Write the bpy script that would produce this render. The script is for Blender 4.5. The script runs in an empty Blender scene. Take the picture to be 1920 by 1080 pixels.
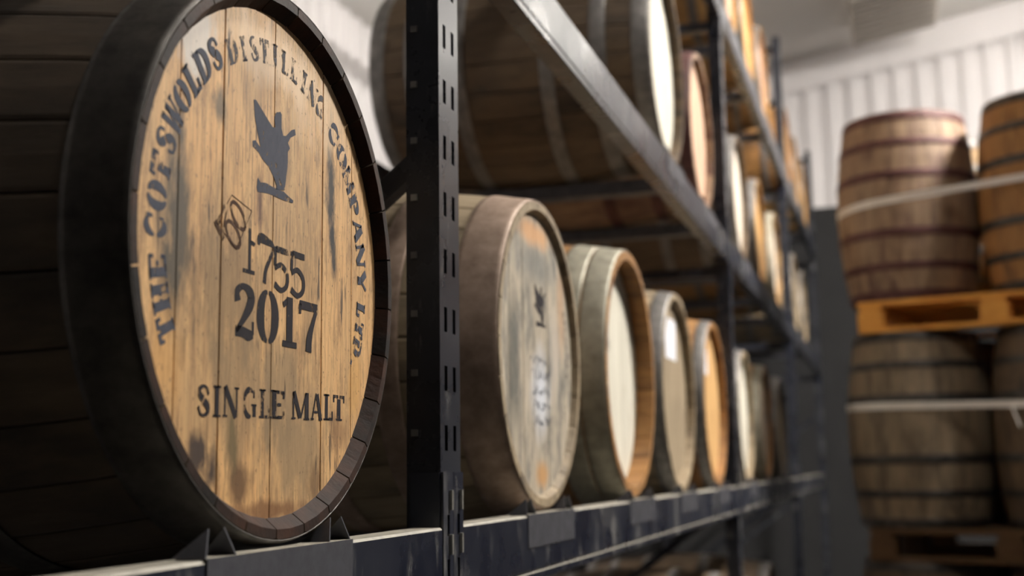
import bpy, bmesh, math, random
from mathutils import Matrix, Vector
random.seed(7)
R = math.radians
sc = bpy.context.scene
col = sc.collection

# ------------------------------------------------------------ camera, world, exposure
cam = bpy.data.cameras.new('camera')
cam.sensor_width = 36.0
cam.lens = 2350.26 / 1920 * 36.0
cam.clip_start = 0.05
cam.dof.use_dof = True
cam.dof.focus_distance = 1.42
cam.dof.aperture_fstop = 3.5
camo = bpy.data.objects.new('camera', cam)
col.objects.link(camo)
FW = Vector((0.94790827, 0.28450226, 0.14327724)); RT = Vector((0.28929122, -0.95714824, -0.01333571)); UP = Vector((-0.13334352, -0.05408988, 0.98959274))
camo.matrix_world = Matrix(((RT.x, UP.x, -FW.x, 0.0), (RT.y, UP.y, -FW.y, -0.587), (RT.z, UP.z, -FW.z, 1.45), (0, 0, 0, 1)))
sc.camera = camo
w = bpy.data.worlds.new('world'); sc.world = w; w.use_nodes = True
w.node_tree.nodes['Background'].inputs[0].default_value = (0.6, 0.65, 0.7, 1)
w.node_tree.nodes['Background'].inputs[1].default_value = 0.001
sc.view_settings.view_transform = 'Standard'
sc.view_settings.look = 'None'
sc.view_settings.exposure = 0.0
sc.view_settings.gamma = 1.0
sc.view_settings.use_curve_mapping = False
LAMP_STRENGTH = 150.0
# (x, y) of the ceiling lamps; last three added unseen to brighten ceiling and walls
LAMPS = [(1.5, -1.5, .55, 1), (5.6, -3.3, 7.8, 1), (7.6, -3.4, .25, 0), (10.6, -2.5, .45, 0), (8.0, 2.3, .05, 0)]   # x, y, relative strength, hooded

# ------------------------------------------------------------ node helpers
class NT:
    def __init__(s, name):
        s.m = bpy.data.materials.new(name); s.m.use_nodes = True
        s.t = s.m.node_tree; s.n = s.t.nodes; s.b = s.n['Principled BSDF']
    def new(s, typ, **kw):
        x = s.n.new(typ)
        for k, v in kw.items(): setattr(x, k, v)
        return x
    def link(s, a, b): s.t.links.new(a, b)
    def setin(s, sock, v):
        if hasattr(v, 'is_linked') or hasattr(v, 'links'): s.link(v, sock)
        else: sock.default_value = v
    def coord(s, scale=(1, 1, 1), rnd=0.0, kind='Object', off=(0, 0, 0)):
        c = s.new('ShaderNodeTexCoord').outputs[kind]
        mp = s.new('ShaderNodeMapping'); mp.inputs['Scale'].default_value = scale; mp.inputs['Location'].default_value = off
        s.link(c, mp.inputs[0]); o = mp.outputs[0]
        if rnd:
            oi = s.new('ShaderNodeObjectInfo')
            a = s.new('ShaderNodeVectorMath', operation='ADD')
            k = s.math('MULTIPLY', oi.outputs['Random'], rnd)
            s.link(o, a.inputs[0]); s.link(k, a.inputs[1]); o = a.outputs[0]
        return o
    def rand(s): return s.new('ShaderNodeObjectInfo').outputs['Random']
    def noise(s, co, scale, detail=4, rough=.55):
        x = s.new('ShaderNodeTexNoise'); x.inputs['Scale'].default_value = scale; x.inputs['Detail'].default_value = detail; x.inputs['Roughness'].default_value = rough
        s.link(co, x.inputs['Vector']); return x.outputs[0]
    def math(s, op, a, b=0.0, clamp=False):
        x = s.new('ShaderNodeMath', operation=op); x.use_clamp = clamp
        s.setin(x.inputs[0], a); s.setin(x.inputs[1], b); return x.outputs[0]
    def ramp(s, f, lo, hi, a=0.0, b=1.0):
        x = s.new('ShaderNodeMapRange'); x.inputs[1].default_value = lo; x.inputs[2].default_value = hi; x.inputs[3].default_value = a; x.inputs[4].default_value = b
        s.link(f, x.inputs[0]); return x.outputs[0]
    def mix(s, f, a, b, mode='MIX'):
        x = s.new('ShaderNodeMix', data_type='RGBA', blend_type=mode)
        s.setin(x.inputs[0], f)
        s.setin(x.inputs[6], (*a, 1) if isinstance(a, tuple) else a)
        s.setin(x.inputs[7], (*b, 1) if isinstance(b, tuple) else b)
        return x.outputs[2]
    def blob(s, cx, cy, rx, ry, wob=.6, nscale=22, soft=.7):
        """soft-edged stain round (cx, cy) of the object's own x/y plane"""
        c = s.new('ShaderNodeTexCoord').outputs['Object']
        mp = s.new('ShaderNodeMapping'); mp.vector_type = 'POINT'
        mp.inputs['Scale'].default_value = (1 / rx, 1 / ry, 0); mp.inputs['Location'].default_value = (-cx / rx, -cy / ry, 0)
        s.link(c, mp.inputs[0])
        ln = s.new('ShaderNodeVectorMath', operation='LENGTH'); s.link(mp.outputs[0], ln.inputs[0])
        nz = s.noise(s.coord((1, .35, 1)), nscale, 5, .65)
        d = s.math('ADD', ln.outputs['Value'], s.math('MULTIPLY', s.math('SUBTRACT', nz, .5), wob * 2))
        return s.ramp(d, 1.0, 1.0 - soft)
    def bump(s, h, strength=.3, dist=.002):
        x = s.new('ShaderNodeBump'); x.inputs['Strength'].default_value = strength; x.inputs['Distance'].default_value = dist
        s.link(h, x.inputs['Height']); s.link(x.outputs[0], s.b.inputs['Normal'])
    def done(s, colr, rough=.6, metal=0.0, spec=.5):
        s.setin(s.b.inputs['Base Color'], (*colr, 1) if isinstance(colr, tuple) else colr)
        s.setin(s.b.inputs['Roughness'], rough); s.setin(s.b.inputs['Metallic'], metal)
        s.b.inputs['Specular IOR Level'].default_value = spec
        return s.m

def srgb(r, g, b):
    f = lambda c: (c / 255 / 12.92) if c / 255 <= .04045 else ((c / 255 + .055) / 1.055) ** 2.4
    return (f(r), f(g), f(b))

def mat_stave(name, c1, c2, dirt, dirt_amt=.5, rough=.65):
    t = NT(name); co = t.coord((14, 14, 1.4), 40)
    g = t.noise(co, 3.2, 5, .6); fine = t.noise(t.coord((60, 60, 2.5), 40), 3, 3)
    c = t.mix(t.ramp(g, .3, .7), c1, c2)
    c = t.mix(t.ramp(t.rand(), 0, 1, 0, .45), c, tuple(v * .55 for v in c1))
    d = t.noise(t.coord((3, 3, 1.2), 40), 3, 6, .65)
    c = t.mix(t.ramp(d, .62 - .35 * dirt_amt, .8 - .2 * dirt_amt), c, dirt)
    t.bump(fine, .35, .0015)
    return t.done(c, rough)

def mat_plain_head(name, c1, c2, dirt, dirt_amt=.4, rough=.7):
    t = NT(name); co = t.coord((30, 2.0, 1), 30)
    g = t.noise(co, 3, 5, .6)
    c = t.mix(t.ramp(g, .3, .7), c1, c2)
    c = t.mix(t.ramp(t.rand(), 0, 1, 0, .3), c, tuple(v * .6 for v in c1))
    d = t.noise(t.coord((9, 3.5, 1)), 1.6, 6, .7)
    c = t.mix(t.ramp(d, .64 - .3 * dirt_amt, .8 - .15 * dirt_amt), c, dirt)
    t.bump(g, .3, .001)
    return t.done(c, rough)

def mat_metal(name, c1, c2, rough=.45, metal=.6, scale=30):
    t = NT(name); n = t.noise(t.coord((1, 1, 1)), scale, 5, .65)
    c = t.mix(t.ramp(n, .35, .7), c1, c2)
    t.bump(n, .15, .001)
    return t.done(c, t.ramp(n, .3, .7, rough - .08, rough + .12), metal)

def mat_flat(name, c, rough=.6, metal=0.0, var=.12, scale=18):
    t = NT(name); n = t.noise(t.coord(), scale, 4)
    return t.done(t.mix(t.ramp(n, .3, .7), c, tuple(v * (1 - var) for v in c)), rough, metal)

M = {}
# main cask head: honey oak with its own stains
def main_head():
    t = NT('honey_oak_head')
    grain = t.noise(t.coord((46, 1.6, 1), 9), 3, 6, .65)
    fine = t.noise(t.coord((170, 6, 1), 9), 3, 5, .65)
    broad = t.noise(t.coord((5, 1.6, 1), 5), 2.2, 4, .6)
    grime = t.noise(t.coord((26, 9, 1), off=(1.7, .4, 0)), 1.0, 9, .75)
    c = t.mix(t.ramp(grain, .28, .72), srgb(244, 196, 132), srgb(208, 154, 96))
    c = t.mix(t.ramp(t.rand(), 0, 1, 0, .35), c, srgb(226, 186, 132))
    c = t.mix(t.ramp(broad, .42, .72, 0, .6), c, srgb(186, 154, 110))
    c = t.mix(t.ramp(fine, .50, .68, 0, .85), c, srgb(116, 78, 42))
    c = t.mix(t.ramp(grime, .50, .66, 0, .6), c, srgb(110, 80, 50))
    grey = srgb(142, 118, 86); dark = srgb(48, 38, 30); olive = srgb(118, 94, 62)
    for (cx, cy, rx, ry, a, cc) in [(-.19, .01, .030, .15, 1.0, srgb(84, 72, 54)), (-.10, -.04, .08, .11, .65, olive), (-.07, -.14, .07, .10, .55, grey),
            (.02, -.125, .08, .07, .7, grey), (.06, -.19, .08, .07, .7, grey), (.03, .06, .11, .14, .4, grey), (-.037, .05, .008, .04, 1.0, srgb(100, 64, 40)),
            (.130, .11, .014, .085, 1.0, dark), (.133, .052, .012, .035, 1.0, srgb(30, 27, 27)), (.14, .02, .008, .025, 1.0, srgb(52, 42, 32)),
            (-.145, -.195, .020, .028, 1.0, srgb(64, 46, 34)), (-.124, -.215, .014, .03, 1.0, srgb(62, 44, 32)), (-.07, -.225, .03, .025, .9, srgb(104, 72, 38)), (-.085, -.175, .018, .045, .8, srgb(92, 80, 46)),
            (.10, -.225, .03, .03, .7, srgb(112, 80, 44)), (-.03, .215, .18, .035, .75, srgb(236, 206, 170)), (.11, .19, .08, .06, .6, srgb(234, 202, 164)), (-.12, .13, .016, .024, .9, srgb(96, 80, 56)),
            (-.165, .19, .05, .05, .8, srgb(226, 220, 212)), (-.05, .175, .05, .05, .3, srgb(120, 100, 76)), (.07, -.02, .03, .10, .35, olive), (.16, -.17, .03, .03, .6, srgb(120, 84, 52)),
            (.20, -.11, .025, .06, .5, srgb(222, 168, 90)), (-.2, -.12, .03, .07, .5, srgb(222, 164, 86)), (0, -.252, .11, .012, .8, srgb(120, 76, 36))]:
        m = t.blob(cx, cy, rx, ry, 1.25, 42 if rx < .025 else 24, .6); c = t.mix(t.math('MULTIPLY', m, a), c, cc)
    speck = t.noise(t.coord((230, 110, 1)), 1, 3, .6)
    c = t.mix(t.ramp(speck, .62, .70, 0, .7), c, srgb(84, 60, 38))
    sc_ = t.noise(t.coord((60, 8, 1), off=(3, 5, 0)), 1.3, 3)
    c = t.mix(t.ramp(sc_, .64, .70, 0, .85), c, srgb(60, 42, 28))
    t.bump(fine, .4, .0008)
    return t.done(c, .62)
M['head_main'] = main_head()
def head_weathered():
    t = NT('weathered_grey_head')
    grain = t.noise(t.coord((40, 2, 1), 9), 3, 6, .65)
    c = t.mix(t.ramp(grain, .3, .7), srgb(206, 192, 170), srgb(150, 138, 120))
    n = t.noise(t.coord((7, 3, 1)), 2.6, 6, .7)
    c = t.mix(t.ramp(n, .46, .64, 0, .8), c, srgb(78, 82, 82))
    for (cx, cy, rx, ry, a, cc) in [(-.15, -.03, .05, .16, .75, srgb(70, 72, 66)), (0, .16, .22, .045, .55, srgb(84, 92, 96)), (-.02, .215, .16, .03, .8, srgb(214, 158, 104)), (.17, .10, .04, .12, .5, srgb(206, 160, 116)),
            (.02, -.215, .05, .03, .8, srgb(196, 142, 76)), (.02, -.07, .075, .095, .95, srgb(216, 218, 224)), (.12, .0, .05, .12, .4, srgb(198, 188, 178))]:
        m = t.blob(cx, cy, rx, ry); c = t.mix(t.math('MULTIPLY', m, a), c, cc)
    t.bump(grain, .3, .001)
    return t.done(c, .7)
M['head_grey'] = head_weathered()
M['head_white'] = mat_plain_head('whitewashed_head', srgb(226, 221, 206), srgb(208, 202, 184), srgb(170, 160, 136), .15)
M['head_brown'] = mat_plain_head('drab_oak_head', srgb(168, 150, 122), srgb(140, 122, 98), srgb(92, 78, 62), .35)
M['head_tan'] = mat_plain_head('tan_oak_head', srgb(214, 172, 114), srgb(190, 146, 92), srgb(140, 102, 62), .25)
M['head_pale'] = mat_plain_head('pale_oak_head', srgb(226, 216, 202), srgb(206, 192, 172), srgb(150, 136, 116), .25)
M['head_pink'] = mat_plain_head('pinkish_oak_head', srgb(214, 176, 150), srgb(196, 156, 128), srgb(120, 88, 74), .25)

M['stave_dark'] = mat_stave('dark_stained_stave', srgb(104, 86, 66), srgb(72, 58, 43), srgb(48, 40, 32), .55)
M['stave_oak'] = mat_stave('oak_stave', srgb(176, 140, 92), srgb(140, 106, 66), srgb(74, 56, 38), .35)
M['stave_tan'] = mat_stave('tan_stave', srgb(204, 164, 106), srgb(172, 130, 80), srgb(104, 78, 50), .25)
M['stave_grey'] = mat_stave('grey_stave', srgb(178, 158, 128), srgb(142, 124, 98), srgb(84, 72, 58), .4)
M['stave_red'] = mat_stave('wine_stained_stave', srgb(170, 142, 112), srgb(126, 98, 76), srgb(84, 52, 46), .45)
M['stave_weathered'] = mat_stave('weathered_brown_stave', srgb(150, 130, 104), srgb(110, 94, 74), srgb(60, 50, 40), .4)  # grey stave dimmed: shade of the stack's middle layer is in the colour
M['stave_umber'] = mat_stave('dark_umber_stave', srgb(112, 92, 68), srgb(84, 66, 48), srgb(44, 36, 28), .4)  # dark brown that also holds the shade under shelves and low in the stack
M['stave_amber'] = mat_stave('amber_stave', srgb(178, 130, 74), srgb(140, 96, 52), srgb(76, 52, 32), .35)
M['chime_dark'] = mat_stave('charred_brown_stave', srgb(74, 44, 28), srgb(46, 30, 22), srgb(24, 19, 17), .75)
M['chime_dark'].node_tree.nodes['Principled BSDF'].inputs['Specular IOR Level'].default_value = .2
M['hoop_black'] = mat_metal('blackened_hoop', srgb(84, 79, 74), srgb(50, 47, 44), .48, .55)
M['hoop_rust'] = mat_metal('rusty_brown_hoop', srgb(178, 154, 136), srgb(138, 116, 100), .6, .25)
M['hoop_green'] = mat_metal('grey_green_hoop', srgb(178, 172, 154), srgb(140, 136, 120), .55, .3)
M['hoop_grey'] = mat_metal('grey_hoop', srgb(140, 136, 132), srgb(106, 102, 100), .5, .45)
M['hoop_red'] = mat_metal('dull_red_hoop', srgb(96, 58, 54), srgb(72, 44, 42), .6, .2)

def mat_paint(name, base, worn=.5):
    t = NT(name)
    a = t.noise(t.coord((9, 9, 2.2), 20), 2.4, 7, .72)
    b = t.noise(t.coord((5, 5, 5), 20), 1.2, 3)
    m = t.math('MULTIPLY', t.ramp(a, .60 - .1 * worn, .70 - .05 * worn), t.ramp(b, .44, .6), True)
    dust = t.noise(t.coord((2, 2, 2), 20), 3, 5, .6)
    c = t.mix(t.ramp(dust, .35, .75, 0, .35), base, srgb(74, 76, 84))
    c = t.mix(t.math('MULTIPLY', m, .75), c, srgb(150, 148, 144))
    t.bump(dust, .06, .002)
    return t.done(c, t.ramp(dust, .3, .7, .22, .36), .0, .7)
M['paint'] = mat_paint('navy_rack_paint', srgb(24, 28, 42), .8)
M['paint_post'] = mat_paint('charcoal_post_paint', srgb(36, 38, 46), .25)
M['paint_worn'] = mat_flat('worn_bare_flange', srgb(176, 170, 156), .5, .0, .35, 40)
M['plate'] = mat_metal('grey_cradle_steel', srgb(92, 92, 98), srgb(70, 70, 76), .42, .3)
M['steel'] = mat_metal('bright_steel', srgb(190, 186, 176), srgb(150, 148, 142), .4, .5)

def mat_ink(name, c, wear):
    t = NT(name)
    n = t.noise(t.coord((60, 30, 1)), 2.2, 5, .7)
    n2 = t.noise(t.coord((3, 3, 1), off=(2.3, .7, 0)), 3, 2)
    tr = t.new('ShaderNodeBsdfTransparent'); mx = t.new('ShaderNodeMixShader')
    v = t.math('ADD', n, t.math('MULTIPLY', t.math('SUBTRACT', n2, .5), .5))
    t.link(t.ramp(v, .62 - wear * .3, .68 - wear * .25), mx.inputs[0])
    t.link(t.b.outputs[0], mx.inputs[1]); t.link(tr.outputs[0], mx.inputs[2])
    t.link(mx.outputs[0], t.n['Material Output'].inputs[0])
    t.done(t.mix(t.ramp(n, .3, .6), c, tuple(v * 1.3 for v in c)), .75, 0.0, .15)
    return t.m
M['ink_blue'] = mat_ink('blue_grey_stencil_ink', srgb(72, 74, 84), .08)
M['ink_faded'] = mat_ink('faded_stencil_ink', srgb(84, 82, 86), .55)
M['ink_black'] = mat_ink('black_stencil_ink', srgb(38, 34, 38), .12)
M['ink_brown'] = mat_ink('brown_marker_ink', srgb(70, 48, 34), .15)
M['paper'] = mat_flat('white_paper', srgb(236, 238, 246), .55, 0, .04)
M['strap'] = mat_flat('white_strap', srgb(226, 220, 212), .5, 0, .06)
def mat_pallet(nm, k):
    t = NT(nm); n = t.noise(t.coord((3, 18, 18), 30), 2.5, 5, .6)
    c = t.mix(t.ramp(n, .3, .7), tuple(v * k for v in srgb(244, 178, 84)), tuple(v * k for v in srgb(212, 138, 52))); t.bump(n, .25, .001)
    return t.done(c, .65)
M['pallet'] = mat_pallet('pine_pallet_wood', 1.0); M['pallet_old'] = mat_pallet('old_dark_pallet_wood', .1)  # lower pallets: same pine darkened, their shade put into the colour
M['wall'] = mat_flat('white_cladding', srgb(232, 228, 228), .5, 0, .04, 4)
M['ceiling'] = mat_flat('pale_grey_ceiling', srgb(232, 229, 224), .7, 0, .05, 3)
M['block'] = mat_flat('dark_grey_blockwork', srgb(44, 44, 45), .85, 0, .2, 6)
M['floor'] = mat_flat('dark_concrete', srgb(30, 29, 28), .75, 0, .25, 3)
M['vent'] = mat_flat('grey_vent_metal', srgb(214, 208, 198), .5, .2, .1, 6)
M['vent_dark'] = mat_flat('dark_vent_slat', srgb(170, 163, 154), .5, .2, .1, 6)
def mat_emit(name, c, s):
    t = NT(name); t.b.inputs['Emission Color'].default_value = (*c, 1); t.b.inputs['Emission Strength'].default_value = s
    return t.done((.9, .9, .9), .5)
M['lamp_body'] = mat_flat('white_lamp_body', srgb(220, 220, 220), .5, 0, .03)

# ------------------------------------------------------------ mesh helpers
def mesh(name, verts, faces, mats=None, smooth=False, mi=None):
    me = bpy.data.meshes.new(name); me.from_pydata([tuple(v) for v in verts], [], faces); me.update()
    for m in (mats or []): me.materials.append(m)
    if smooth:
        me.polygons.foreach_set('use_smooth', [True] * len(me.polygons))
    if mi: me.polygons.foreach_set('material_index', mi)
    return me
def link(name, me, parent=None, mtx=None, m=None):
    o = bpy.data.objects.new(name, me); col.objects.link(o)
    if parent: o.parent = parent
    if mtx is not None: o.matrix_basis = mtx
    if m is not None and len(me.materials) == 0: me.materials.append(m)
    return o
def over(o, m):      # per-object material on shared mesh data
    o.material_slots[0].link = 'OBJECT'; o.material_slots[0].material = m
def thing(name, label, cat, loc=(0, 0, 0), rz=0.0, group=None):
    o = bpy.data.objects.new(name, None); col.objects.link(o); o.empty_display_size = .05
    o.location = loc; o.rotation_euler = (0, 0, rz); o['label'] = label; o['category'] = cat
    if group: o['group'] = group
    return o
class MB:
    def __init__(s): s.v = []; s.f = []
    def box(s, x0, x1, y0, y1, z0, z1):
        n = len(s.v); s.v += [(x, y, z) for x in (x0, x1) for y in (y0, y1) for z in (z0, z1)]
        s.f += [tuple(n + i for i in q) for q in ((0, 1, 3, 2), (4, 6, 7, 5), (0, 4, 5, 1), (2, 3, 7, 6), (0, 2, 6, 4), (1, 5, 7, 3))]
        return s
    def prism(s, prof, a, b, axis='x'):
        """closed profile extruded a..b; prof in the two other axes"""
        n = len(s.v); k = len(prof)
        def P(t, p): return {'x': (t, p[0], p[1]), 'y': (p[0], t, p[1]), 'z': (p[0], p[1], t)}[axis]
        s.v += [P(a, p) for p in prof] + [P(b, p) for p in prof]
        for i in range(k):
            j = (i + 1) % k; s.f.append((n + i, n + j, n + k + j, n + k + i))
        s.f += [tuple(n + i for i in reversed(range(k))), tuple(n + k + i for i in range(k))]
        return s
    def bar(s, p, q, wx, wy, up=(0, 0, 1)):
        p = Vector(p); q = Vector(q); d = (q - p).normalized(); u = Vector(up)
        if abs(d.dot(u)) > .95: u = Vector((1, 0, 0))
        a = d.cross(u).normalized() * wx / 2; b = a.cross(d).normalized() * wy / 2
        n = len(s.v)
        for c in (p, q): s.v += [tuple(c + a + b), tuple(c - a + b), tuple(c - a - b), tuple(c + a - b)]
        s.f += [tuple(n + i for i in f) for f in ((0, 1, 2, 3), (7, 6, 5, 4), (0, 4, 5, 1), (1, 5, 6, 2), (2, 6, 7, 3), (3, 7, 4, 0))]
        return s
    def build(s, name, m, parent=None, mtx=None, bevel=0.0, smooth=False):
        me = mesh(name, s.v, s.f, [m], smooth)
        bm = bmesh.new(); bm.from_mesh(me); bmesh.ops.recalc_face_normals(bm, faces=bm.faces)
        if bevel: bmesh.ops.bevel(bm, geom=bm.edges[:], offset=bevel, segments=1, affect='EDGES', profile=.5)
        bm.to_mesh(me); bm.free()
        return link(name, me, parent, mtx)

# ------------------------------------------------------------ the setting
XW = 12.3; YB = 3.2; YF = -6.0; XN = -4.0
def zc(y): return 5.45 - .17 * y
def structure(o): o['kind'] = 'structure'; return o
structure(MB().box(XN, XW, YF, YB, -.1, 0).build('floor', M['floor']))
structure(MB().prism([(YF, zc(YF)), (YB, zc(YB)), (YB, zc(YB) + .08), (YF, zc(YF) + .08)], XN, XW).build('ceiling', M['ceiling']))
def cladding(name, fixed, a, b, z0, ztop, axis, inward):
    v = []; f = []; t = a; pts = []
    while t < b:
        for (dt, d) in ((0, 0), (.09, 0), (.115, .032), (.185, .032)): pts.append((min(t + dt, b), d))
        t += .21
    pts.append((b, 0))
    for (t, d) in pts:
        for z in (z0, ztop(t)):
            v.append((fixed + inward * d, t, z) if axis == 'y' else (t, fixed + inward * d, z))
    for i in range(len(pts) - 1): f.append((2 * i, 2 * i + 2, 2 * i + 3, 2 * i + 1))
    me = mesh(name, v, f, [M['wall']]); return link(name, me)
wf = structure(cladding('wall_far', XW, YF, YB, 3.92, lambda y: zc(y) - .02, 'y', -1))
structure(MB().box(XW - .03, XW + .12, YF, YB, 0, 3.92).build('wall_far_lower', M['block']))
structure(MB().prism([(YF, zc(YF) - .34), (YB, zc(YB) - .34), (YB, zc(YB) - .005), (YF, zc(YF) - .005)], XW - .07, XW - .035).build('trim_1', M['wall']))
structure(cladding('wall_left', YB, XN, XW, 0, lambda x: zc(YB) - .005, 'x', -1))
structure(MB().box(XN, XW, YF - .1, YF, 0, zc(YF)).build('wall_right', M['block']))
structure(MB().prism([(YF, 0), (YB, 0), (YB, zc(YB)), (YF, zc(YF))], XN - .1, XN).build('wall_near', M['block']))

# ceiling lamps
for i, (x, y, st, hood) in enumerate(LAMPS):
    t = thing('ceiling_lamp', 'long white strip lamp hung under the roof, ' + ['above the aisle by the nearest bay', 'above the aisle by the second bay', 'above the aisle beyond the barrel stacks', 'close to the white far wall', 'behind the rack by the side wall'][i], 'lamp', (x, y, zc(y) - .45), 0, 'strip lamps under the roof')
    MB().box(-.75, .75, -.035, .035, .045, .085).build('lamp_body', M['lamp_body'], t, bevel=.006)
    MB().box(-.74, .74, -.05, .05, -.05, .044).build('diffuser', mat_emit('lit_lamp_diffuser', (1.0, .95, .88), LAMP_STRENGTH * st), t, bevel=.012)
    if hood: MB().prism([(-.05, .09), (.05, .09), (.13, -.03), (.127, -.03), (.048, .086), (-.048, .086), (-.127, -.03), (-.13, -.03)], -.76, .76).build('reflector_hood', M['lamp_body'], t)  # hood added to keep lamp light off the ceiling
    for sx in (-.6, .6): MB().box(sx - .01, sx + .01, -.006, .006, .085, .44).build('hanger', M['lamp_body'], t)

# ceiling vent, top right
vt = thing('ceiling_vent', 'grey louvred vent box fixed under the sloping roof above the barrel stacks', 'vent', (11.15, -.80, zc(-.80) - .20))
sl = -.17
def vy(y, z): return (y, z + sl * y)
MB().prism([vy(-.38, .03), vy(.38, .03), vy(.38, .20), vy(-.38, .20)], -.62, .62).build('vent_body', M['vent'], vt, bevel=.008)
for k in range(9):
    x = -.58 + k * .14
    MB().prism([vy(-.36, 0.0), vy(.36, 0.0), vy(.36, .035), vy(-.36, .035)], x, x + .07).build('slat', M['vent_dark'], vt)

# ------------------------------------------------------------ pallet rack
LV = [.36, 1.3758, 2.337, 3.34]           # tops of the beams
BH = .106                                   # beam height
POSTX = [-1.60, 1.572, 4.83, 8.05, 11.2]
PW = .080; PD = .048; YP = -.0135           # post width, depth, front plane
PH = 4.23; YR = .80                         # height, front plane of the rear posts

def slotted(wid, z0, z1, cols, pitch, sl_h, sl_w, first, ext=None):
    """sheet in the x/z plane with rows of slots"""
    xs = [0]
    for c in cols: xs += [c - sl_w / 2, c + sl_w / 2]
    xs.append(wid)
    zs = [z0]; z = first; holes = set()
    while z + sl_h < z1 - .004:
        zs += [z, z + sl_h]; holes.add(len(zs) - 2); z += pitch
    zs.append(z1)
    v = [(x, 0, z) for z in zs for x in xs]; k = len(xs); f = []
    for j in range(len(zs) - 1):
        for i in range(k - 1):
            if j in holes and i % 2 == 1: continue
            f.append((j * k + i, j * k + i + 1, (j + 1) * k + i + 1, (j + 1) * k + i))
    return v, f
def solid_sheet(name, v, f, m, th, parent, mtx=None):
    me = mesh(name, v, f, [m]); bm = bmesh.new(); bm.from_mesh(me)
    bmesh.ops.solidify(bm, geom=bm.faces[:], thickness=-th); bmesh.ops.recalc_face_normals(bm, faces=bm.faces)
    bm.to_mesh(me); bm.free(); return link(name, me, parent, mtx)

frame_labels = ['dark slotted rack upright out of view at the near end', 'dark slotted upright frame standing right of the 2017 cask', 'dark upright frame between the two-label casks and the far bay', 'dark upright frame in the far bay, third along', 'farthest dark upright frame whose top stands out on the white wall']
post_mesh = None
for i, px in enumerate(POSTX):
    fr = thing('rack_frame', frame_labels[i], 'rack frame', (px, 0, 0), 0, 'upright frames of the barrel rack')
    v, f = slotted(PW, 0, PH, (.023, .057), .080, .034, .012, .036)
    n = len(v)
    # side walls and returns of the channel
    v += [(0, 0, 0), (0, PD, 0), (0, PD, PH), (0, 0, PH), (PW, 0, 0), (PW, PD, 0), (PW, PD, PH), (PW, 0, PH), (.02, PD, 0), (.02, PD, PH), (PW - .02, PD, 0), (PW - .02, PD, PH)]
    f += [(n, n + 3, n + 2, n + 1), (n + 4, n + 5, n + 6, n + 7), (n + 1, n + 2, n + 9, n + 8), (n + 5, n + 10, n + 11, n + 6)]
    if post_mesh is None:
        post_mesh = mesh('post', v, f, [M['paint_post']])
    link('post', post_mesh, fr, Matrix.Translation((0, YP, 0)))
    link('post', post_mesh, fr, Matrix.Translation((PW, YR + PD, 0)) @ Matrix.Rotation(math.pi, 4, 'Z'))
    for yy in (YP, YR - .02):
        MB().box(-.02, PW + .02, yy - .01, yy + PD + .03, 0, .006).build('foot_plate', M['paint_post'], fr)
    xm = PW / 2
    for z in (.25, 2.20, 3.20, 4.15):
        MB().box(xm - .018, xm + .018, YP + PD + .001, YR - .001, z - .018, z + .018).build('brace', M['paint_post'], fr)
    for (za, zb_) in ((1.88, 1.26), (2.85, 2.26), (1.31, .74), (3.8, 3.26)):
        MB().bar((xm, YP + PD - .004, za), (xm, YR, zb_), .028, .028, (1, 0, 0)).build('brace', M['paint_post'], fr)
    if i in (1, 2):
        for k in range(11):
            z = 1.50 + k * .08
            MB().bar((-.003, YP + PD - .012, z), (0.0, YP + PD - .012, z), .009, .009).build('rivet', M['steel'] if k == 4 else M['hoop_grey'], fr)

def beam(x0, x1, ztop, front, label, group, pale=None):
    yf = -.0165 if front else YR - .0005
    t = thing('rack_beam', label, 'rack beam', (x0, 0, ztop - BH), 0, group)
    Ln = x1 - x0; d = .040
    prof = [(yf + .002, 0), (yf, .002), (yf, .013), (yf + .003, .0145), (yf + .003, .0175), (yf, .019), (yf, BH - .003), (yf + .003, BH), (yf + d, BH), (yf + d, 0)]
    if not front: prof = [(yf, 0), (yf, BH), (yf + d - .003, BH), (yf + d, BH - .003), (yf + d, .0)]
    mb = MB().prism(prof, 0, Ln); me = mesh('rail', mb.v, mb.f, [M['paint'], M['paint_worn']])
    bm = bmesh.new(); bm.from_mesh(me); bmesh.ops.recalc_face_normals(bm, faces=bm.faces)
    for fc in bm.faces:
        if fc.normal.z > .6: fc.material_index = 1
    bm.to_mesh(me); bm.free(); link('rail', me, t)
    return t
BN = ['near', 'second', 'third', 'far']
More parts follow.
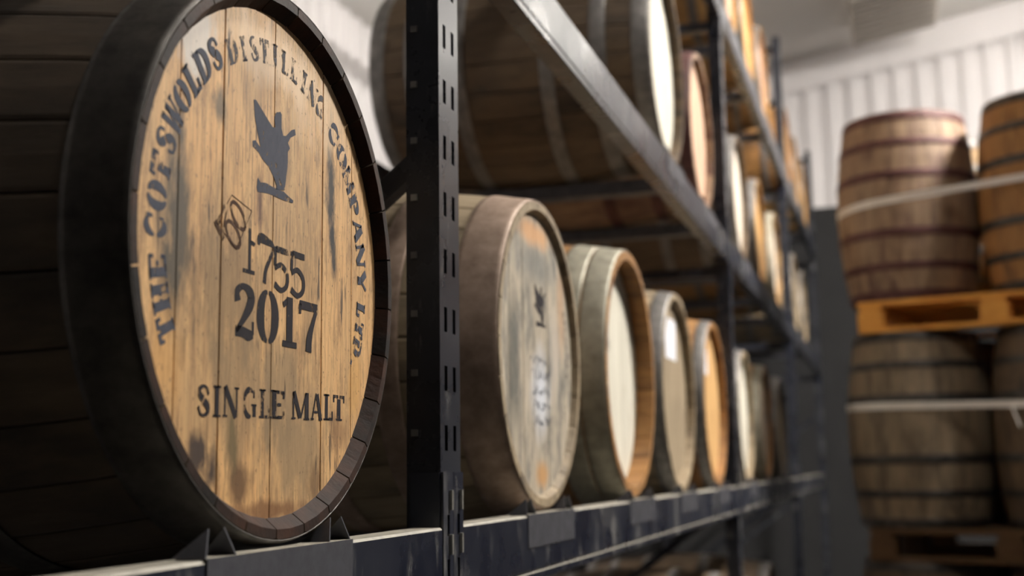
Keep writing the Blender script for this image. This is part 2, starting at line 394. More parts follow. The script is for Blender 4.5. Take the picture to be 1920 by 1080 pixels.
for b in range(4):
    x0 = POSTX[b] + PW + .003; x1 = POSTX[b + 1] - .003
    for l in range(4):
        lab = 'navy steel shelf beam along the front of the %s bay, %s' % (BN[b], ['lowest level', 'under the row of cask heads', 'upper level', 'top level'][l])
        t = beam(x0, x1, LV[l], True, lab, 'front shelf beams of the rack')
        zt = BH
        for (xe, side) in ((0, 0), (x1 - x0, 1)):
            # plate hooked on half of the post front; x in the beam's own frame
            xs = xe - PW / 2 - .0025 if side == 0 else xe + .003
            ww = PW / 2 - .001
            v, f = slotted(ww, -.09, zt + .072, (ww / 2,), .058, .028, .010, .118)
            v2, f2 = slotted(ww, -.09, zt + .072, (ww / 2,), .058, .028, .010, -.08)
            ep = solid_sheet('end_plate', v2, f2, M['paint'], .003, t, Matrix.Translation((xs, YP - .0008, 0)))
            if l == 1 and b in (0, 1):
                for hz in (zt + .022, zt - .036):
                    MB().box(xs + ww / 2 + .004, xs + ww / 2 + .008, YP - .008, YP - .002, hz, hz + .026).build('hook', M['steel'], ep, Matrix.Translation((-xs, -(YP - .0008), 0)))
            # side leg against the post
            sx = xe - .0026 if side == 0 else xe + .0004
            MB().box(sx, sx + .0022, YP + .001, YP + PD - .006, -.09, zt + .072).build('end_plate', M['paint'], t)
        beam(x0, x1, LV[l], False, 'navy steel shelf beam along the back of the %s bay, %s' % (BN[b], ['lowest level', 'behind the row of casks', 'upper level', 'top level'][l]), 'rear shelf beams of the rack')

# ------------------------------------------------------------ barrels
_c = {}
def rz_(T, z): u = (z - T['L'] / 2) / (T['L'] / 2); return T['Rc'] + (T['Rb'] - T['Rc']) * (1 - u * u)
def thick(T, z):
    e = min(z, T['L'] - z); return T['tc'] + (T['T'] - T['tc']) * min(1, e / max(T['crz'] * 1.3, .01))
def stave_geo(T, th, nz):
    L = T['L']; half = math.pi / T['n'] - .0011 / T['Rc']
    zs = [L * k / (nz - 1) for k in range(nz)]
    zs = sorted(set([round(z, 5) for z in zs] + [round(T['crz'] * 1.3, 5), round(L - T['crz'] * 1.3, 5)]))
    v = []; f = []
    for z in zs:
        r = rz_(T, z); t = thick(T, z)
        for (a, rr) in ((-half, r - .0012), (-half * .88, r), (0, r), (half * .88, r), (half, r - .0012), (half, r - t), (0, r - t), (-half, r - t)):
            v.append((rr * math.cos(th + a), rr * math.sin(th + a), z))
    k = 8; nzz = len(zs)
    for j in range(nzz - 1):
        for i in range(k):
            a = j * k + i; b = j * k + (i + 1) % k; f.append((a, b, b + k, a + k))
    f += [tuple(reversed(range(k))), tuple((nzz - 1) * k + i for i in range(k))]
    return v, f
def stave_mesh(T):
    key = ('stave', T['id'])
    if key not in _c:
        v, f = stave_geo(T, 0, 11 if T['near'] else 9)
        mi = [1 if (len(q) > 4 or i % 8 in (5, 6)) else 0 for i, q in enumerate(f)]
        _c[key] = mesh('stave', v, f, [M['stave_oak'], M['chime_dark']], mi=mi)
    return _c[key]
def staves_mesh(T):
    key = ('staves', T['id'])
    if key not in _c:
        V = []; F = []
        for i in range(T['n']):
            v, f = stave_geo(T, 2 * math.pi * i / T['n'], 7); n = len(V); V += v; F += [tuple(n + q for q in ff) for ff in f]
        _c[key] = mesh('staves', V, F, [M['stave_oak']])
    return _c[key]
def hoop_mesh(T, z1, z2):
    key = ('hoop', T['id'], round(z1, 4), round(z2, 4))
    if key not in _c:
        n = 96 if T['near'] else 48; v = []; f = []
        zs = [z1, z1 + (z2 - z1) * .12, (z1 + z2) / 2, z2 - (z2 - z1) * .12, z2]
        prof = [(rz_(T, z1) + .0006, z1)] + [(rz_(T, z) + o, z) for z, o in zip(zs, (.002, .0034, .0026, .0034, .002))] + [(rz_(T, z2) + .0006, z2)]
        k = len(prof)
        for i in range(n):
            a = 2 * math.pi * i / n
            v += [(r * math.cos(a), r * math.sin(a), z) for r, z in prof]
        for i in range(n):
            for j in range(k):
                a = i * k + j; b = i * k + (j + 1) % k; c = ((i + 1) % n) * k + (j + 1) % k; d = ((i + 1) % n) * k + j
                f.append((a, d, c, b))
        me = mesh('hoop', v, f, [M['hoop_black']], True); _c[key] = me
    return _c[key]
def board_mesh(T, x0, x1, Rh, dz):
    key = ('board', T['id'], round(x0, 4), round(x1, 4), round(dz, 5))
    if key not in _c:
        x0c, x1c = max(x0, -Rh), min(x1, Rh); g = .0007; x0c += g; x1c -= g
        up = []; N = 10
        for i in range(N + 1):
            x = x0c + (x1c - x0c) * i / N; up.append((x, math.sqrt(max(0, Rh * Rh - x * x))))
        ring = [(x, -y) for x, y in up] + [(x, y) for x, y in reversed(up)]
        pr = []
        for p in ring:
            if not pr or (abs(p[0] - pr[-1][0]) + abs(p[1] - pr[-1][1])) > 1e-5: pr.append(p)
        if abs(pr[0][0] - pr[-1][0]) + abs(pr[0][1] - pr[-1][1]) < 1e-5: pr.pop()
        n = len(pr); b = .0006
        cx = (x0c + x1c) / 2
        ins = [(x - b if x > x1c - 1e-6 else (x + b if x < x0c + 1e-6 else x), y) for x, y in pr]
        v = [(x, y, -.018) for x, y in pr] + [(x, y, dz - b) for x, y in pr] + [(x, y, dz) for x, y in ins]
        f = [tuple(reversed(range(n)))]
        for q in (0, 1):
            for i in range(n):
                j = (i + 1) % n; f.append((q * n + i, q * n + j, (q + 1) * n + j, (q + 1) * n + i))
        f.append(tuple(2 * n + i for i in range(n)))
        _c[key] = mesh('head_board', v, f, [M['head_tan']])
    return _c[key]

def TYPE(id, L=.87, Rc=.275, Rb=.322, crz=.025, tc=.014, T=.026, n=24, near=False): return dict(id=id, L=L, Rc=Rc, Rb=Rb, crz=crz, tc=tc, T=T, n=n, near=near)
T1 = TYPE('a', .86, .28, .325, .013, .0095, .027, 28, True)
T2 = TYPE('b', .86, .270, .314, .012, .014, .026, 26, True)
T3 = TYPE('c', .88, .290, .335, .045, .020, .028, 26, True)
TG = TYPE('g'); TH = TYPE('h', .87, .284, .330); TS = TYPE('s', .88); TF = TYPE('f', n=22); TB = TYPE('big', .88, .31, .357, .03, .018, .028, 26)

def barrel(T, loc, label, group, stave, head, hoop, lying=True, rz=0.0, roll=0.0, head_roll=0.0, seams=None, detail=True, hoops=None, chime=None, both=False, name='whisky_barrel'):
    """loc: lowest point under the middle of a lying barrel, or the base centre of a standing one"""
    b = thing(name, label, 'barrel', loc, rz, group)
    L = T['L']
    base = Matrix.Translation((0, L / 2, T['Rb'])) @ Matrix.Rotation(R(90), 4, 'X') if lying else Matrix.Identity(4)
    if detail:
        me = stave_mesh(T)
        for i in range(T['n']):
            o = link('stave', me, b, base @ Matrix.Rotation(roll + 2 * math.pi * i / T['n'], 4, 'Z')); over(o, stave)
            o.material_slots[1].link = 'OBJECT'; o.material_slots[1].material = chime or stave
    else:
        o = link('staves', staves_mesh(T), b, base @ Matrix.Rotation(roll, 4, 'Z')); over(o, stave); o['kind'] = 'stuff'
    for (z1, z2) in (hoops or [(.003, .046), (.125, .163), (.285, .325)]):
        for (a, c) in ((z1, z2), (L - z2, L - z1)):
            o = link('hoop', hoop_mesh(T, a, c), b, base @ Matrix.Rotation(roll, 4, 'Z')); over(o, hoop)
    zf = L - T['crz']; Rh = rz_(T, zf) - thick(T, zf) + .002
    s = seams or [-.19, -.105, -.01, .085, .18]
    ed = [-1] + s + [1]
    HM = base @ Matrix.Translation((0, 0, zf)) @ Matrix.Rotation(head_roll, 4, 'Z')
    rr = random.Random(int(loc[0] * 1000) + 3)
    for i in range(len(ed) - 1):
        o = link('head_board', board_mesh(T, ed[i], ed[i + 1], Rh, [0, -.0003, .0, -.0002, .0, -.0003, 0][i % 7]), b, HM); over(o, head)
    key = ('disc', T['id'])
    if key not in _c:
        n = 40; c = [(Rh * math.cos(2 * math.pi * i / n), Rh * math.sin(2 * math.pi * i / n)) for i in range(n)]
        _c[key] = mesh('back_head', [(x, y, 0) for x, y in c] + [(x, y, .018) for x, y in c], [tuple(reversed(range(n))), tuple(range(n, 2 * n))] + [(i, (i + 1) % n, n + (i + 1) % n, n + i) for i in range(n)], [M['head_brown']])
    link('back_head', _c[key], b, base @ Matrix.Translation((0, 0, T['crz'])))
    return b, HM

# --- stencil lettering drawn stroke by stroke
def cat(pts, k=5):
    out = []; P = [pts[0]] + list(pts) + [pts[-1]]
    for i in range(1, len(P) - 2):
        for j in range(k):
            t = j / k; q = []
            for d in range(len(pts[0])):
                a, b, c, e = P[i - 1][d], P[i][d], P[i + 1][d], P[i + 2][d]
                q.append(.5 * (2 * b + (c - a) * t + (2 * a - 5 * b + 4 * c - e) * t * t + (3 * b - a - 3 * c + e) * t ** 3))
            out.append(tuple(q))
    out.append(pts[-1]); return out
def arc(cx, cy, rx, ry, a0, a1, w0, w1, n=12):
    """crescent: width w1 in the middle, w0 at its ends"""
    o = []
    for i in range(n + 1):
        u = i / n; a = R(a0 + (a1 - a0) * u); o.append((cx + rx * math.cos(a), cy + ry * math.sin(a), w0 + (w1 - w0) * math.sin(math.pi * u)))
    return o
def ln(x0, y0, x1, y1, w): return [(x0, y0, w), (x1, y1, w)]
def stem(x, w, y0=0.0, y1=1.0, ser=.12):
    s = [ln(x, y0, x, y1, w)]
    if ser: s += [ln(x - w / 2 - ser, .035, x + w / 2 + ser, .035, .07), ln(x - w / 2 - ser, .965, x + w / 2 + ser, .965, .07)]
    return s
B = .25
GL = {
 'T': (.9, [ln(.45, 0, .45, .84, .27), ln(.02, .93, .40, .93, .13), ln(.50, .93, .88, .93, .13), ln(.07, .70, .07, .9, .10), ln(.83, .70, .83, .9, .10), ln(.2, .04, .7, .04, .08)]),
 'H': (1.0, stem(.22, B) + stem(.78, B) + [ln(.36, .5, .46, .5, .12), ln(.54, .5, .64, .5, .12)]),
 'E': (.85, stem(.22, B) + [ln(.4, .94, .8, .94, .11), ln(.4, .5, .62, .5, .11), ln(.4, .06, .8, .06, .11), ln(.77, .72, .77, .95, .1), ln(.77, .05, .77, .28, .1)]),
 'L': (.8, stem(.22, B) + [ln(.4, .06, .76, .06, .11), ln(.72, .05, .72, .36, .12)]),
 'I': (.5, stem(.25, B)),
 'C': (.85, [arc(.46, .5, .36, .45, 55, 172, .08, .22), arc(.46, .5, .36, .45, 188, 305, .08, .22), ln(.74, .66, .74, .95, .1), ln(.74, .08, .74, .3, .08)]),
 'O': (.95, [arc(.475, .5, .35, .45, 100, 260, .07, .27), arc(.475, .5, .35, .45, 80, -80, .07, .27)]),
 'S': (.8, [cat([(.68, .70, .10), (.6, .9, .08), (.4, .96, .09), (.18, .86, .17), (.17, .70, .22), (.38, .545, .25)]), cat([(.42, .50, .25), (.64, .34, .24), (.64, .14, .17), (.42, .04, .09), (.22, .09, .09), (.11, .32, .10)])]),
 'W': (1.25, [ln(.14, 1, .38, 0, .22), ln(.42, 0, .60, 1, .09), ln(.62, 1, .86, 0, .22), ln(.90, 0, 1.10, 1, .09), ln(0, .965, .3, .965, .07), ln(.95, .965, 1.25, .965, .07)]),
 'D': (.95, stem(.2, B) + [arc(.38, .5, .42, .45, 82, -82, .08, .25)]),
 'N': (1.0, [ln(.14, 0, .14, 1, .09), ln(.14, 1, .82, 0, .25), ln(.86, 0, .86, 1, .09), ln(0, .035, .3, .035, .07), ln(.7, .965, 1, .965, .07)]),
 'G': (.95, [arc(.46, .5, .36, .45, 55, 172, .08, .22), arc(.46, .5, .36, .45, 188, 285, .08, .22), ln(.76, .04, .76, .44, .22), ln(.56, .44, .92, .44, .07), ln(.74, .68, .74, .95, .09)]),
 'M': (1.15, [ln(.12, 0, .12, 1, .09), ln(.14, 1, .55, .06, .22), ln(.59, .06, .94, 1, .08), ln(.98, 0, .98, 1, .24), ln(0, .035, .26, .035, .07), ln(.8, .035, 1.15, .035, .07)]),
 'P': (.85, stem(.22, B) + [arc(.40, .72, .34, .22, 85, -85, .08, .22)]),
 'A': (.98, [ln(.10, 0, .44, 1, .09), ln(.52, .97, .84, 0, .25), ln(.27, .3, .58, .3, .08), ln(0, .035, .24, .035, .07), ln(.66, .035, .98, .035, .07)]),
 'Y': (.95, [ln(.14, 1, .44, .46, .23), ln(.82, 1, .54, .5, .09), ln(.48, 0, .48, .42, .23), ln(.28, .035, .68, .035, .07)]),
 '.': (.35, [ln(.17, 0, .17, .2, .2)]),
 't1': (.6, [ln(.38, 0, .38, 1, .12), ln(.40, .70, .62, .66, .10), ln(.08, .03, .62, .03, .09)]),
 't7': (.8, [cat([(.10, .78, .10), (.16, .93, .22), (.45, .93, .20), (.86, .84, .12), (.66, .52, .13), (.48, .28, .15), (.42, 0, .18)])]),
 't5': (.75, [ln(.20, .93, .78, .93, .14), ln(.18, .97, .17, .55, .12), cat([(.17, .50, .12), (.45, .60, .12), (.72, .44, .14), (.72, .18, .14), (.46, .04, .12), (.16, .14, .15)])]),
 'b2': (.85, [cat([(.16, .66, .24), (.14, .84, .18), (.38, .95, .12), (.66, .84, .26), (.66, .66, .27), (.40, .36, .16), (.12, .12, .10)]), cat([(.08, .12, .20), (.36, .12, .20), (.58, .08, .22), (.78, .10, .14)]), ln(.77, .10, .77, .34, .08)]),
 'b0': (.85, [arc(.425, .5, .29, .45, 96, 264, .07, .30), arc(.425, .5, .29, .45, 84, -84, .07, .30)]),
 'b1': (.7, [ln(.38, .08, .38, .98, .27), ln(.10, .80, .28, .90, .12), ln(.08, .06, .70, .06, .12)]),
 'b7': (.85, [ln(.06, .9, .86, .9, .17), ln(.08, .72, .08, .92, .10), cat([(.80, .84, .12), (.62, .52, .16), (.50, .26, .24), (.47, 0, .26)])]),
}
def ribbons(strokes, fn, V, F):
    for s in strokes:
        n = len(V); k = len(s)
        for i, (x, y, w_) in enumerate(s):
            a = s[max(i - 1, 0)]; b = s[min(i + 1, k - 1)]; dx, dy = b[0] - a[0], b[1] - a[1]; l = math.hypot(dx, dy) or 1
            nx, ny = -dy / l * w_ / 2, dx / l * w_ / 2
            V.append(fn(x + nx, y + ny)); V.append(fn(x - nx, y - ny))
        for i in range(k - 1): F.append((n + 2 * i, n + 2 * i + 1, n + 2 * i + 3, n + 2 * i + 2))
ZI = .00025
def lettering(items, parent, HM, m, name='lettering', label=None, bold=1.0):
    V = []; F = []
    for (g, fn) in items: ribbons([[(p[0], p[1], p[2] * bold) for p in st] for st in GL[g][1]], fn, V, F)
    o = link(name, mesh(name, V, F, [m]), parent, HM)
    if label: o['label'] = label
    return o
def boxed(x0, x1, y0, y1, gw, dy=0.0): return lambda x, y: (x0 + x / gw * (x1 - x0), y0 + dy + y * (y1 - y0), ZI)
def on_arc(word, a0, a1, r0, h, fill=.86):
    """letters with their feet toward the middle, read clockwise; a0, a1 are the middles of the first and last letter"""
    out = []; n = len(word)
    for i, ch in enumerate(word):
        a = a0 + (a1 - a0) * i / max(1, n - 1); gw = GL[ch][0]
        wid = R(abs(a1 - a0) / max(1, n - 1)) * r0 * fill * min(1.12, max(.45, gw / .92)) if n > 1 else h
        def fn(x, y, a=a, gw=gw, wid=wid):
            t = R(a) - (x / gw - .5) * wid / r0; r = r0 + (y - .5) * h
            return (r * math.cos(t), r * math.sin(t), ZI)
        out.append((ch, fn))
    return out
def polygons(polys, parent, HM, m, name, label=None, dz=0.0):
    V = []; F = []
    for p in polys:
        n = len(V); V += [(x, y, ZI + dz) for x, y in p]; F.append(tuple(range(n, n + len(p))))
    o = link(name, mesh(name, V, F, [m]), parent, HM)
    if label: o['label'] = label
    return o
BIRD = [[(-.054, .159), (-.049, .16), (-.013, .141), (-.007, .142), (-.009, .153), (-.005, .159), (.004, .162), (.007, .16), (.007, .145), (.011, .138), (.017, .139), (.03, .149), (.038, .152), (.04, .146), (.028, .14), (.022, .133), (.027, .128), (.022, .123), (.022, .108), (.019, .094), (.016, .08), (-.003, .077), (-.002, .081), (-.007, .087), (-.02, .097), (-.034, .102), (-.042, .107), (-.054, .11), (-.055, .116), (-.049, .118), (-.038, .113), (-.043, .123), (-.051, .141)],
        [(-.043, .081), (-.037, .077), (-.026, .079), (-.012, .078), (.014, .078), (.036, .073), (.035, .07), (.017, .069), (-.019, .069), (-.043, .066), (-.045, .07)]]

GM = 'casks lying on the middle shelf'; GU = 'casks lying on the upper shelf'; GT = 'casks lying on the top shelf'; GL0 = 'casks lying on the lowest shelf'
# --- cask 1, the sharp one with the stencilled head
def lie(T, X, zchime, Y0=0.0): return (X, Y0 + T['L'] / 2, zchime - (T['Rb'] - T['Rc']))
b1, H1 = barrel(T1, lie(T1, 1.1537, 1.3845), 'dark cask with stencilled 2017 SINGLE MALT honey-coloured head, nearest on the rack', GM, M['stave_dark'], M['head_main'], M['hoop_black'], roll=.05, chime=M['chime_dark'],
    seams=[-.189, -.112, -.0085, .1085, .188], hoops=[(.0004, .060), (.20, .24), (.33, .37)])
LB = []
LB += on_arc('THE', 203.6, 189.5, .222, .027)
LB += on_arc('COTSWOLDS', 180.5, 125.5, .224, .031)
lettering(LB, b1, H1, M['ink_blue'], bold=1.35)
lettering(on_arc('DISTILLING', 116.5, 62.5, .219, .025), b1, H1, M['ink_faded'], label='half worn-away stencil lettering at the top of the head', bold=1.3)
lettering(on_arc('COMPANY', 51.5, 3.0, .219, .024) + on_arc('LTD.', -6.5, -25, .217, .023), b1, H1, M['ink_blue'], bold=1.4)
SM = []
for (ch, x0, x1) in [('S', -.150, -.126), ('I', -.121, -.107), ('N', -.104, -.073), ('G', -.066, -.037), ('L', -.032, -.010), ('E', -.009, .023), ('M', .038, .080), ('A', .084, .112), ('L', .116, .140), ('T', .139, .171)]:
    c = (x0 + x1) / 2; SM.append((ch, boxed(x0, x1, -.163, -.134, GL[ch][0], (c + .14) * .019)))
lettering(SM, b1, H1, M['ink_black'])
YR_ = [('b2', -.087, -.044, -.085, -.031), ('b0', -.040, .006, -.086, -.030), ('b1', .011, .048, -.085, -.031), ('b7', .051, .097, -.086, -.031)]
lettering([(g, boxed(a, b, c, d, GL[g][0])) for g, a, b, c, d in YR_], b1, H1, M['ink_black'])
NB = [('t1', -.074, -.047, -.019, .026), ('t7', -.043, -.010, -.025, .023), ('t5', -.011, .025, -.029, .018), ('t5', .026, .063, -.030, .019)]
lettering([(g, boxed(a, b, c, d, GL[g][0])) for g, a, b, c, d in NB], b1, H1, M['ink_black'])
polygons(BIRD, b1, H1, M['ink_blue'], 'emblem', 'blue-grey stencilled winged figure')
# 60 in a hand drawn lozenge
V = []; F = []
zf_ = lambda x, y: (x, y, ZI)
loz = [(-.122, .020), (-.094, .052), (-.054, .044), (-.084, .000)]
def ell(cx, cy, a, b, th, w_, a0=0, a1=360):
    o = []
    for i in range(21):
        t = R(a0 + (a1 - a0) * i / 20); x = a * math.cos(t); y = b * math.sin(t)
        o.append((cx + x * math.cos(th) - y * math.sin(th), cy + x * math.sin(th) + y * math.cos(th), w_))
    return o
ribbons([[(*loz[i], .0012), (*loz[(i + 1) % 4], .0012)] for i in range(4)] + [[(-.124, .021, .005), (-.108, .006, .006)]] + [ell(-.081, .034, .017, .0085, R(-35), .004), ell(-.090, .014, .016, .009, R(-35), .004), [(-.103, .036, .002), (-.110, .012, .003)], [(-.108, .040, .002), (-.116, .020, .003)]], zf_, V, F)
o = link('lettering', mesh('lettering', V, F, [M['ink_brown']]), b1, H1); o['label'] = 'small brown lozenge mark'

# --- cask 2
b2, H2 = barrel(T2, lie(T2, 2.148, 1.3845), 'weathered cask with grey stained head and rusty brown end hoop, right behind the slotted upright', GM, M['stave_grey'], M['head_grey'], M['hoop_rust'], roll=.1,
    seams=[-.17, -.09, -.02, .07, .16], hoops=[(.002, .074), (.16, .20), (.29, .33)])
polygons([[(x * .8 + .03, y * .8 - .005) for x, y in p] for p in BIRD], b2, H2, M['ink_black'], 'emblem')
IT = [(g, boxed(-.03 + .032 * i, .0 + .032 * i, -.055, -.02, GL[g][0])) for i, g in enumerate(['b2', 'b0', 'b1', 'b7'])]
IT += [(g, boxed(-.03 + .03 * i, -.004 + .03 * i, -.115, -.085, GL[g][0])) for i, g in enumerate(['t1', 't7', 't5', 't5'])]
lettering(on_arc('COMPANY', 46, -8, .212, .018) + on_arc('LTD.', -18, -36, .212, .018), b2, H2, M['ink_faded'])
V = []; F = []
rg = random.Random(4)
for k in range(5):
    x = -.045 + .006 * k; y = -.012 - k * .027
    while x < .075:
        pts = [(x, y + rg.uniform(-.004, .004), .003)]
        for i in range(3): pts.append((pts[-1][0] + rg.uniform(-.002, .007), y + rg.uniform(-.010, .010), rg.uniform(.002, .005)))
        ribbons([pts], zf_, V, F); x += rg.uniform(.010, .022)
link('scrawl', mesh('scrawl', V, F, [M['ink_blue']]), b2, H2)

# --- cask 3
b3, H3 = barrel(T3, lie(T3, 2.946, 1.3845), 'cask with clean white head sunk deep inside a wide grey-green hooped end', GM, M['stave_amber'], M['head_white'], M['hoop_green'], roll=.03,
    hoops=[(.002, .058), (.061, .115), (.20, .24), (.31, .35)])
polygons([[(-.19, .06), (-.165, .065), (-.16, .045), (-.185, .04)], [(-.18, -.005), (-.165, .01), (-.16, -.02), (-.178, -.025)]], b3, H3, M['ink_black'], 'painted_mark')
lettering([('t1', boxed(-.13, -.11, .06, .085, .6)), ('t7', boxed(-.1, -.075, .06, .085, .8)), ('b0', boxed(-.06, -.03, .05, .08, .85))], b3, H3, M['ink_faded'])
def paper(bar, HM, x, y, wd, ht, rot=0.0):
    mb = MB().box(-wd / 2, wd / 2, -ht / 2, ht / 2, 0, .0006)
    return mb.build('paper_label', M['paper'], bar, HM @ Matrix.Translation((x, y, ZI + .0004)) @ Matrix.Rotation(rot, 4, 'Z'))
b4, H4 = barrel(TH, lie(TH, 3.65, 1.3845), 'cask with drab grey-brown head and one upright white paper label near its top', GM, M['stave_grey'], M['head_brown'], M['hoop_grey'], roll=.02)
paper(b4, H4, .0, .155, .18, .12)
b5, H5 = barrel(TH, lie(TH, 4.43, 1.3845), 'cask with warm tan head and white paper label, in front of the second upright', GM, M['stave_amber'], M['head_tan'], M['hoop_grey'], roll=.08, hoops=[(.003, .04), (.125, .163), (.285, .325)])
paper(b5, H5, -.09, .150, .14, .10)
b6, H6 = barrel(TF, lie(TF, 5.40, 1.3845), 'cask with bleached white head, first beyond the second upright', GM, M['stave_grey'], M['head_white'], M['hoop_grey'], detail=False)
b7, H7 = barrel(TF, lie(TF, 6.28, 1.3845), 'cask with pale hoop and brown-streaked head, second beyond the second upright', GM, M['stave_amber'], M['head_pale'], M['hoop_green'], detail=False)
b8, H8 = barrel(TF, lie(TF, 7.15, 1.3845), 'dim cask with dark head at the far end of the middle shelf', GM, M['stave_dark'], M['head_brown'], M['hoop_grey'], detail=False)
# --- upper shelf
zu = LV[2] + .009
barrel(TYPE('u', .84, .30, .345, .03, .016, .026, 26, True), (3.61, .42, zu - .045), 'large dark cask with cream head on the upper shelf, nearest of its row', GU, M['stave_umber'], M['head_white'], M['hoop_grey'], roll=.04, hoops=[(.002, .05), (.12, .165), (.27, .31)])
barrel(TG, lie(TG, 4.32, zu), 'cask with pinkish end and wine-stained staves on the upper shelf beside the cream-headed cask', GU, M['stave_red'], M['head_pink'], M['hoop_red'])
barrel(TF, lie(TF, 5.5, zu), 'cask with pale cream head on the upper shelf just beyond the second upright', GU, M['stave_umber'], M['head_pale'], M['hoop_grey'], detail=False)
barrel(TF, lie(TF, 6.38, zu), 'cask with golden tan head on the upper shelf, between two paler heads', GU, M['stave_oak'], M['head_tan'], M['hoop_grey'], detail=False)
barrel(TF, lie(TF, 7.28, zu), 'cask with greyish white head on the upper shelf before the third upright', GU, M['stave_oak'], M['head_pale'], M['hoop_green'], detail=False)
barrel(TF, lie(TF, 8.75, zu), 'cask with dull grey end on the upper shelf of the farthest bay, nearer one', GU, M['stave_grey'], M['head_brown'], M['hoop_grey'], detail=False)
barrel(TF, lie(TF, 9.6, zu), 'cask with grey end on the upper shelf of the farthest bay, farther one', GU, M['stave_grey'], M['head_pale'], M['hoop_grey'], detail=False)
# --- top shelf
zt_ = LV[3] + .009
for x, hm, sm, lab in [(5.4, 'head_pink', 'stave_tan', 'cask with pinkish tan head on the top shelf, nearest of that row'), (6.15, 'head_tan', 'stave_tan', 'cask with tan head on the top shelf, second of that row'), (6.95, 'head_pink', 'stave_oak', 'cask with brownish pink head on the top shelf, just before the third upright'),
                       (8.65, 'head_tan', 'stave_amber', 'cask with orange tan head on the top shelf, first of the farthest bay'), (9.45, 'head_pink', 'stave_tan', 'cask with tan head on the top shelf, second of the farthest bay'), (10.3, 'head_tan', 'stave_tan', 'cask with tan head on the top shelf, last before the white wall')]:
    barrel(TF, lie(TF, x, zt_), lab, GT, M[sm], M[hm], M['hoop_grey'], detail=False)
# --- lowest shelf
for x, hm, lab in [(4.22, 'head_brown', 'big cask with brown head on the lowest shelf, before the second upright'), (5.3, 'head_pink', 'big cask on the lowest shelf, first beyond the second upright'), (6.2, 'head_pale', 'big cask on the lowest shelf, second beyond the second upright')]:
    barrel(TB, lie(TB, x, LV[0] + .009), lab, GL0, M['stave_umber'], M[hm], M['hoop_grey'], detail=False)

# --- cradles under the casks: cross bar, bent saddle plate with a front flap, folded chocks
def cradle(X, lv, Rb_drop, label, Wd=.305, Rc=.28):
    zt = LV[lv]
    t = thing('barrel_cradle', label, 'cradle', (X, 0, zt), 0, 'steel cradles under the casks')
    top = -Rb_drop + .0035
    yb = -.0165
    MB().box(-.03, .03, yb + .041, YR - .002, top - .04, top).build('cross_bar', M['plate'], t)
    th = .0012; e = .0004
    prof = [(yb - e - th, -.052), (yb - e, -.052), (yb - e, e), (yb + .030, e), (yb + .030, e + th), (yb - e - th, e + th)]
    MB().prism(prof, -Wd / 2, Wd / 2).build('saddle_plate', M['plate'], t)
    sp = t.children[-1].data; sp.materials.append(M['paint_worn'])
    for pf in sp.polygons:
        if pf.normal.z > .6: pf.material_index = 1
    z0 = e + th
    for s in (-1, 1):
        xc = s * (Wd / 2 - .028)
        for (xb, xt) in ((-.026, -.016), (.026, .011)):
            a = (xc + xb, yb + .001, z0); b = (xc + xt, yb + .005, z0 + .025); c = (xc + xb, yb + .034, z0)
            mb = MB(); n = 0; dx = .0012
            mb.v += [(p[0] - dx, p[1], p[2]) for p in (a, b, c)] + [(p[0] + dx, p[1], p[2]) for p in (a, b, c)]
            mb.f += [(n, n + 1, n + 2), (n + 5, n + 4, n + 3), (n, n + 3, n + 4, n + 1), (n + 1, n + 4, n + 5, n + 2), (n + 2, n + 5, n + 3, n)]
            mb.build('chock_plate', M['plate'], t)
    return t
for X, lv, dr, lab in [(1.128, 1, .045, 'grey steel cradle with folded chocks under the 2017 cask'), (2.123, 1, .044, 'grey steel cradle with front flap under the weathered grey cask'), (2.946, 1, .045, 'steel cradle under the white-headed cask'),
        (3.65, 1, .047, 'steel cradle under the cask with the drab head'), (4.43, 1, .047, 'steel cradle under the tan cask with a paper label'), (5.40, 1, .047, 'steel cradle under the bleached cask past the second upright'), (6.28, 1, .047, 'steel cradle under the brown-streaked cask'), (7.15, 1, .047, 'steel cradle under the dim end cask'),
        (3.61, 2, .045, 'steel cradle under the cream-headed upper cask'), (4.32, 2, .047, 'steel cradle under the pinkish upper cask'), (5.5, 2, .047, 'steel cradle under the pale cream upper cask'), (6.38, 2, .047, 'steel cradle under the golden tan upper cask'), (7.28, 2, .047, 'steel cradle under the greyish white upper cask'), (8.75, 2, .047, 'steel cradle under the nearer upper cask of the farthest bay'), (9.6, 2, .047, 'steel cradle under the farther upper cask of the farthest bay'),
        (5.4, 3, .047, 'steel cradle under the nearest top shelf cask'), (6.15, 3, .047, 'steel cradle under the second top shelf cask'), (6.95, 3, .047, 'steel cradle under the third top shelf cask'), (8.65, 3, .047, 'steel cradle under the fourth top shelf cask'), (9.45, 3, .047, 'steel cradle under the fifth top shelf cask'), (10.3, 3, .047, 'steel cradle under the last top shelf cask'),
        (4.22, 0, .047, 'steel cradle under the brown lowest shelf cask'), (5.3, 0, .047, 'steel cradle under the third lowest shelf cask'), (6.2, 0, .047, 'steel cradle under the fourth lowest shelf cask')]:
    cradle(X, lv, dr, lab)

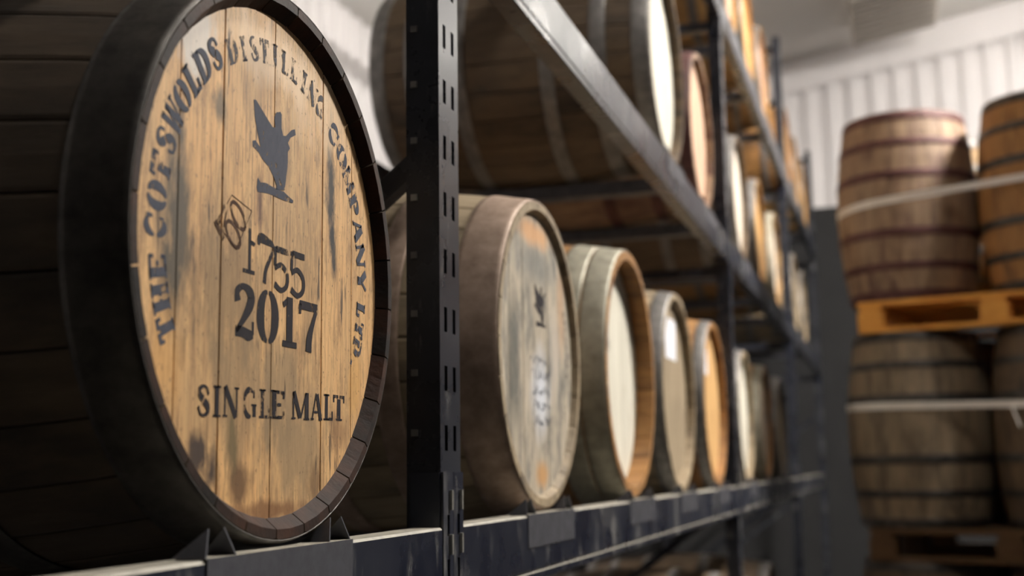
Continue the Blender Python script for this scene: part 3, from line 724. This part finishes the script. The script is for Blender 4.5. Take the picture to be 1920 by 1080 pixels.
# ------------------------------------------------------------ stacked pallets of standing barrels, right
AX = Vector((.26, .966, 0)).normalized(); AN = Vector((-.966, .26, 0)).normalized()     # along the pallet's front face (to the left), and out of it
A = Vector((6.17, -.71, 0)); S = .65
CEN = A - AX * S / 2 - AN * S / 2
ang = math.atan2(AX.y, AX.x)
PHT = .143; BL = TS['L']
def pallet(z, label, pm):
    t = thing('pallet', label, 'pallet', (CEN.x - .09 * AX.x, CEN.y - .09 * AX.y, z), ang, 'wooden pallets between the standing barrels')
    W2 = .60; D2 = .60; bw = .05
    for y in (-D2 + .05, 0, D2 - .05):
        MB().box(-W2, W2, y - .05, y + .05, 0, .020).build('bottom_board', pm, t, bevel=.002)
        for x in (-W2 + .06, 0, W2 - .06):
            MB().box(x - .06, x + .06, y - .05, y + .05, .0205, .0985).build('block', pm, t, bevel=.002)
    for x in (-W2 + .06, 0, W2 - .06):
        MB().box(x - .05, x + .05, -D2, D2, .099, .119).build('cross_board', pm, t, bevel=.002)
    for k in range(7):
        y = -D2 + .05 + k * (2 * D2 - .1) / 6
        MB().box(-W2, W2, y - .05, y + .05, .1195, PHT).build('deck_board', pm, t, bevel=.002)
    return t
zs_ = [0, PHT + BL, 2 * (PHT + BL)]
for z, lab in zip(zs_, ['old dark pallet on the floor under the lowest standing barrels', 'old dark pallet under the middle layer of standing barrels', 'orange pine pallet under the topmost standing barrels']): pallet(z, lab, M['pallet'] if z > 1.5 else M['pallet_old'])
for k, z in enumerate(zs_):
    nm = ['lowest', 'middle', 'top'][k]
    for (p, lab, sm, hp) in [(A, 'left front standing barrel', 'stave_red', 'hoop_red'), (A - AX * S, 'right front standing barrel', 'stave_amber', 'hoop_black'), (A - AN * S, 'left rear standing barrel', 'stave_oak', 'hoop_grey'), (A - AN * S - AX * S, 'right rear standing barrel', 'stave_oak', 'hoop_grey')]:
        ex = {('left front standing barrel', 2): ' with dull red hoops', ('right front standing barrel', 2): ' with golden staves and black hoops'}.get((lab, k), '')
        front = 'front' in lab
        if k < 2: sm = 'stave_weathered' if front and k and 'left' in lab else 'stave_umber'; hp = 'hoop_black'  # lower layers take darker staves, shade put into the wood colour
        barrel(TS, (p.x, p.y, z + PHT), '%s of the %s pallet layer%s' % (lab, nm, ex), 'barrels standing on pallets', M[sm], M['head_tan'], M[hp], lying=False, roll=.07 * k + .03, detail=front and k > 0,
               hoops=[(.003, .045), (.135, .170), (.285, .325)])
def strap(zc_, dz, r, label, tail=False):
    """band drawn tight round the four barrels; dz: how much its left side hangs lower"""
    C4 = [A, A - AX * S, A - AX * S - AN * S, A - AN * S]
    dirs = [(AN, AX), (-AX, AN), (-AN, -AX), (AX, -AN)]
    pts = []
    for c, (d0, _) in zip(C4, [(AX, 0), (AN, 0), (-AX, 0), (-AN, 0)]):
        a0 = math.atan2(d0.y, d0.x)
        for i in range(9):
            # turn with the hull; AX -> AN is counter-clockwise
            a = a0 + math.pi / 2 * i / 8
            pts.append(c + Vector((math.cos(a), math.sin(a), 0)) * r)
    n = len(pts); h = .016; V = []; F = []
    for p in pts:
        u = (p - CEN).dot(AX); z = zc_ - dz * u; q = (p - CEN); q = Vector((q.x, q.y, 0)).normalized() * .002
        V += [(p.x, p.y, z - h), (p.x, p.y, z + h), (p.x + q.x, p.y + q.y, z + h), (p.x + q.x, p.y + q.y, z - h)]
    for i in range(n):
        for j in range(4):
            F.append((i * 4 + j, i * 4 + (j + 1) % 4, ((i + 1) % n) * 4 + (j + 1) % 4, ((i + 1) % n) * 4 + j))
    me = mesh('band', V, F, [M['strap']])
    bm = bmesh.new(); bm.from_mesh(me); bmesh.ops.recalc_face_normals(bm, faces=bm.faces); bm.to_mesh(me); bm.free()
    t = thing('strap', label, 'strap', (CEN.x, CEN.y, zc_), 0, 'white straps round the barrel stacks')
    link('band', me, t, Matrix.Translation((-CEN.x, -CEN.y, -zc_)))
    if tail:
        p = A - AX * S * .72 + AN * (r + .006)
        MB().bar((p.x, p.y, zc_ - dz * .0 - .01), (p.x - AX.x * .03, p.y - AX.y * .03, zc_ - .10), .003, .022, (AN.x, AN.y, 0)).build('loose_end', M['strap'], t, Matrix.Translation((-CEN.x, -CEN.y, -zc_)))
strap(zs_[2] + PHT + .47, .05, TG['Rb'] + .002, 'white plastic strap round the top standing barrels')
strap(zs_[1] + PHT + .535, -.02, TG['Rb'] + .003, 'white plastic strap with a loose end round the middle standing barrels', True)
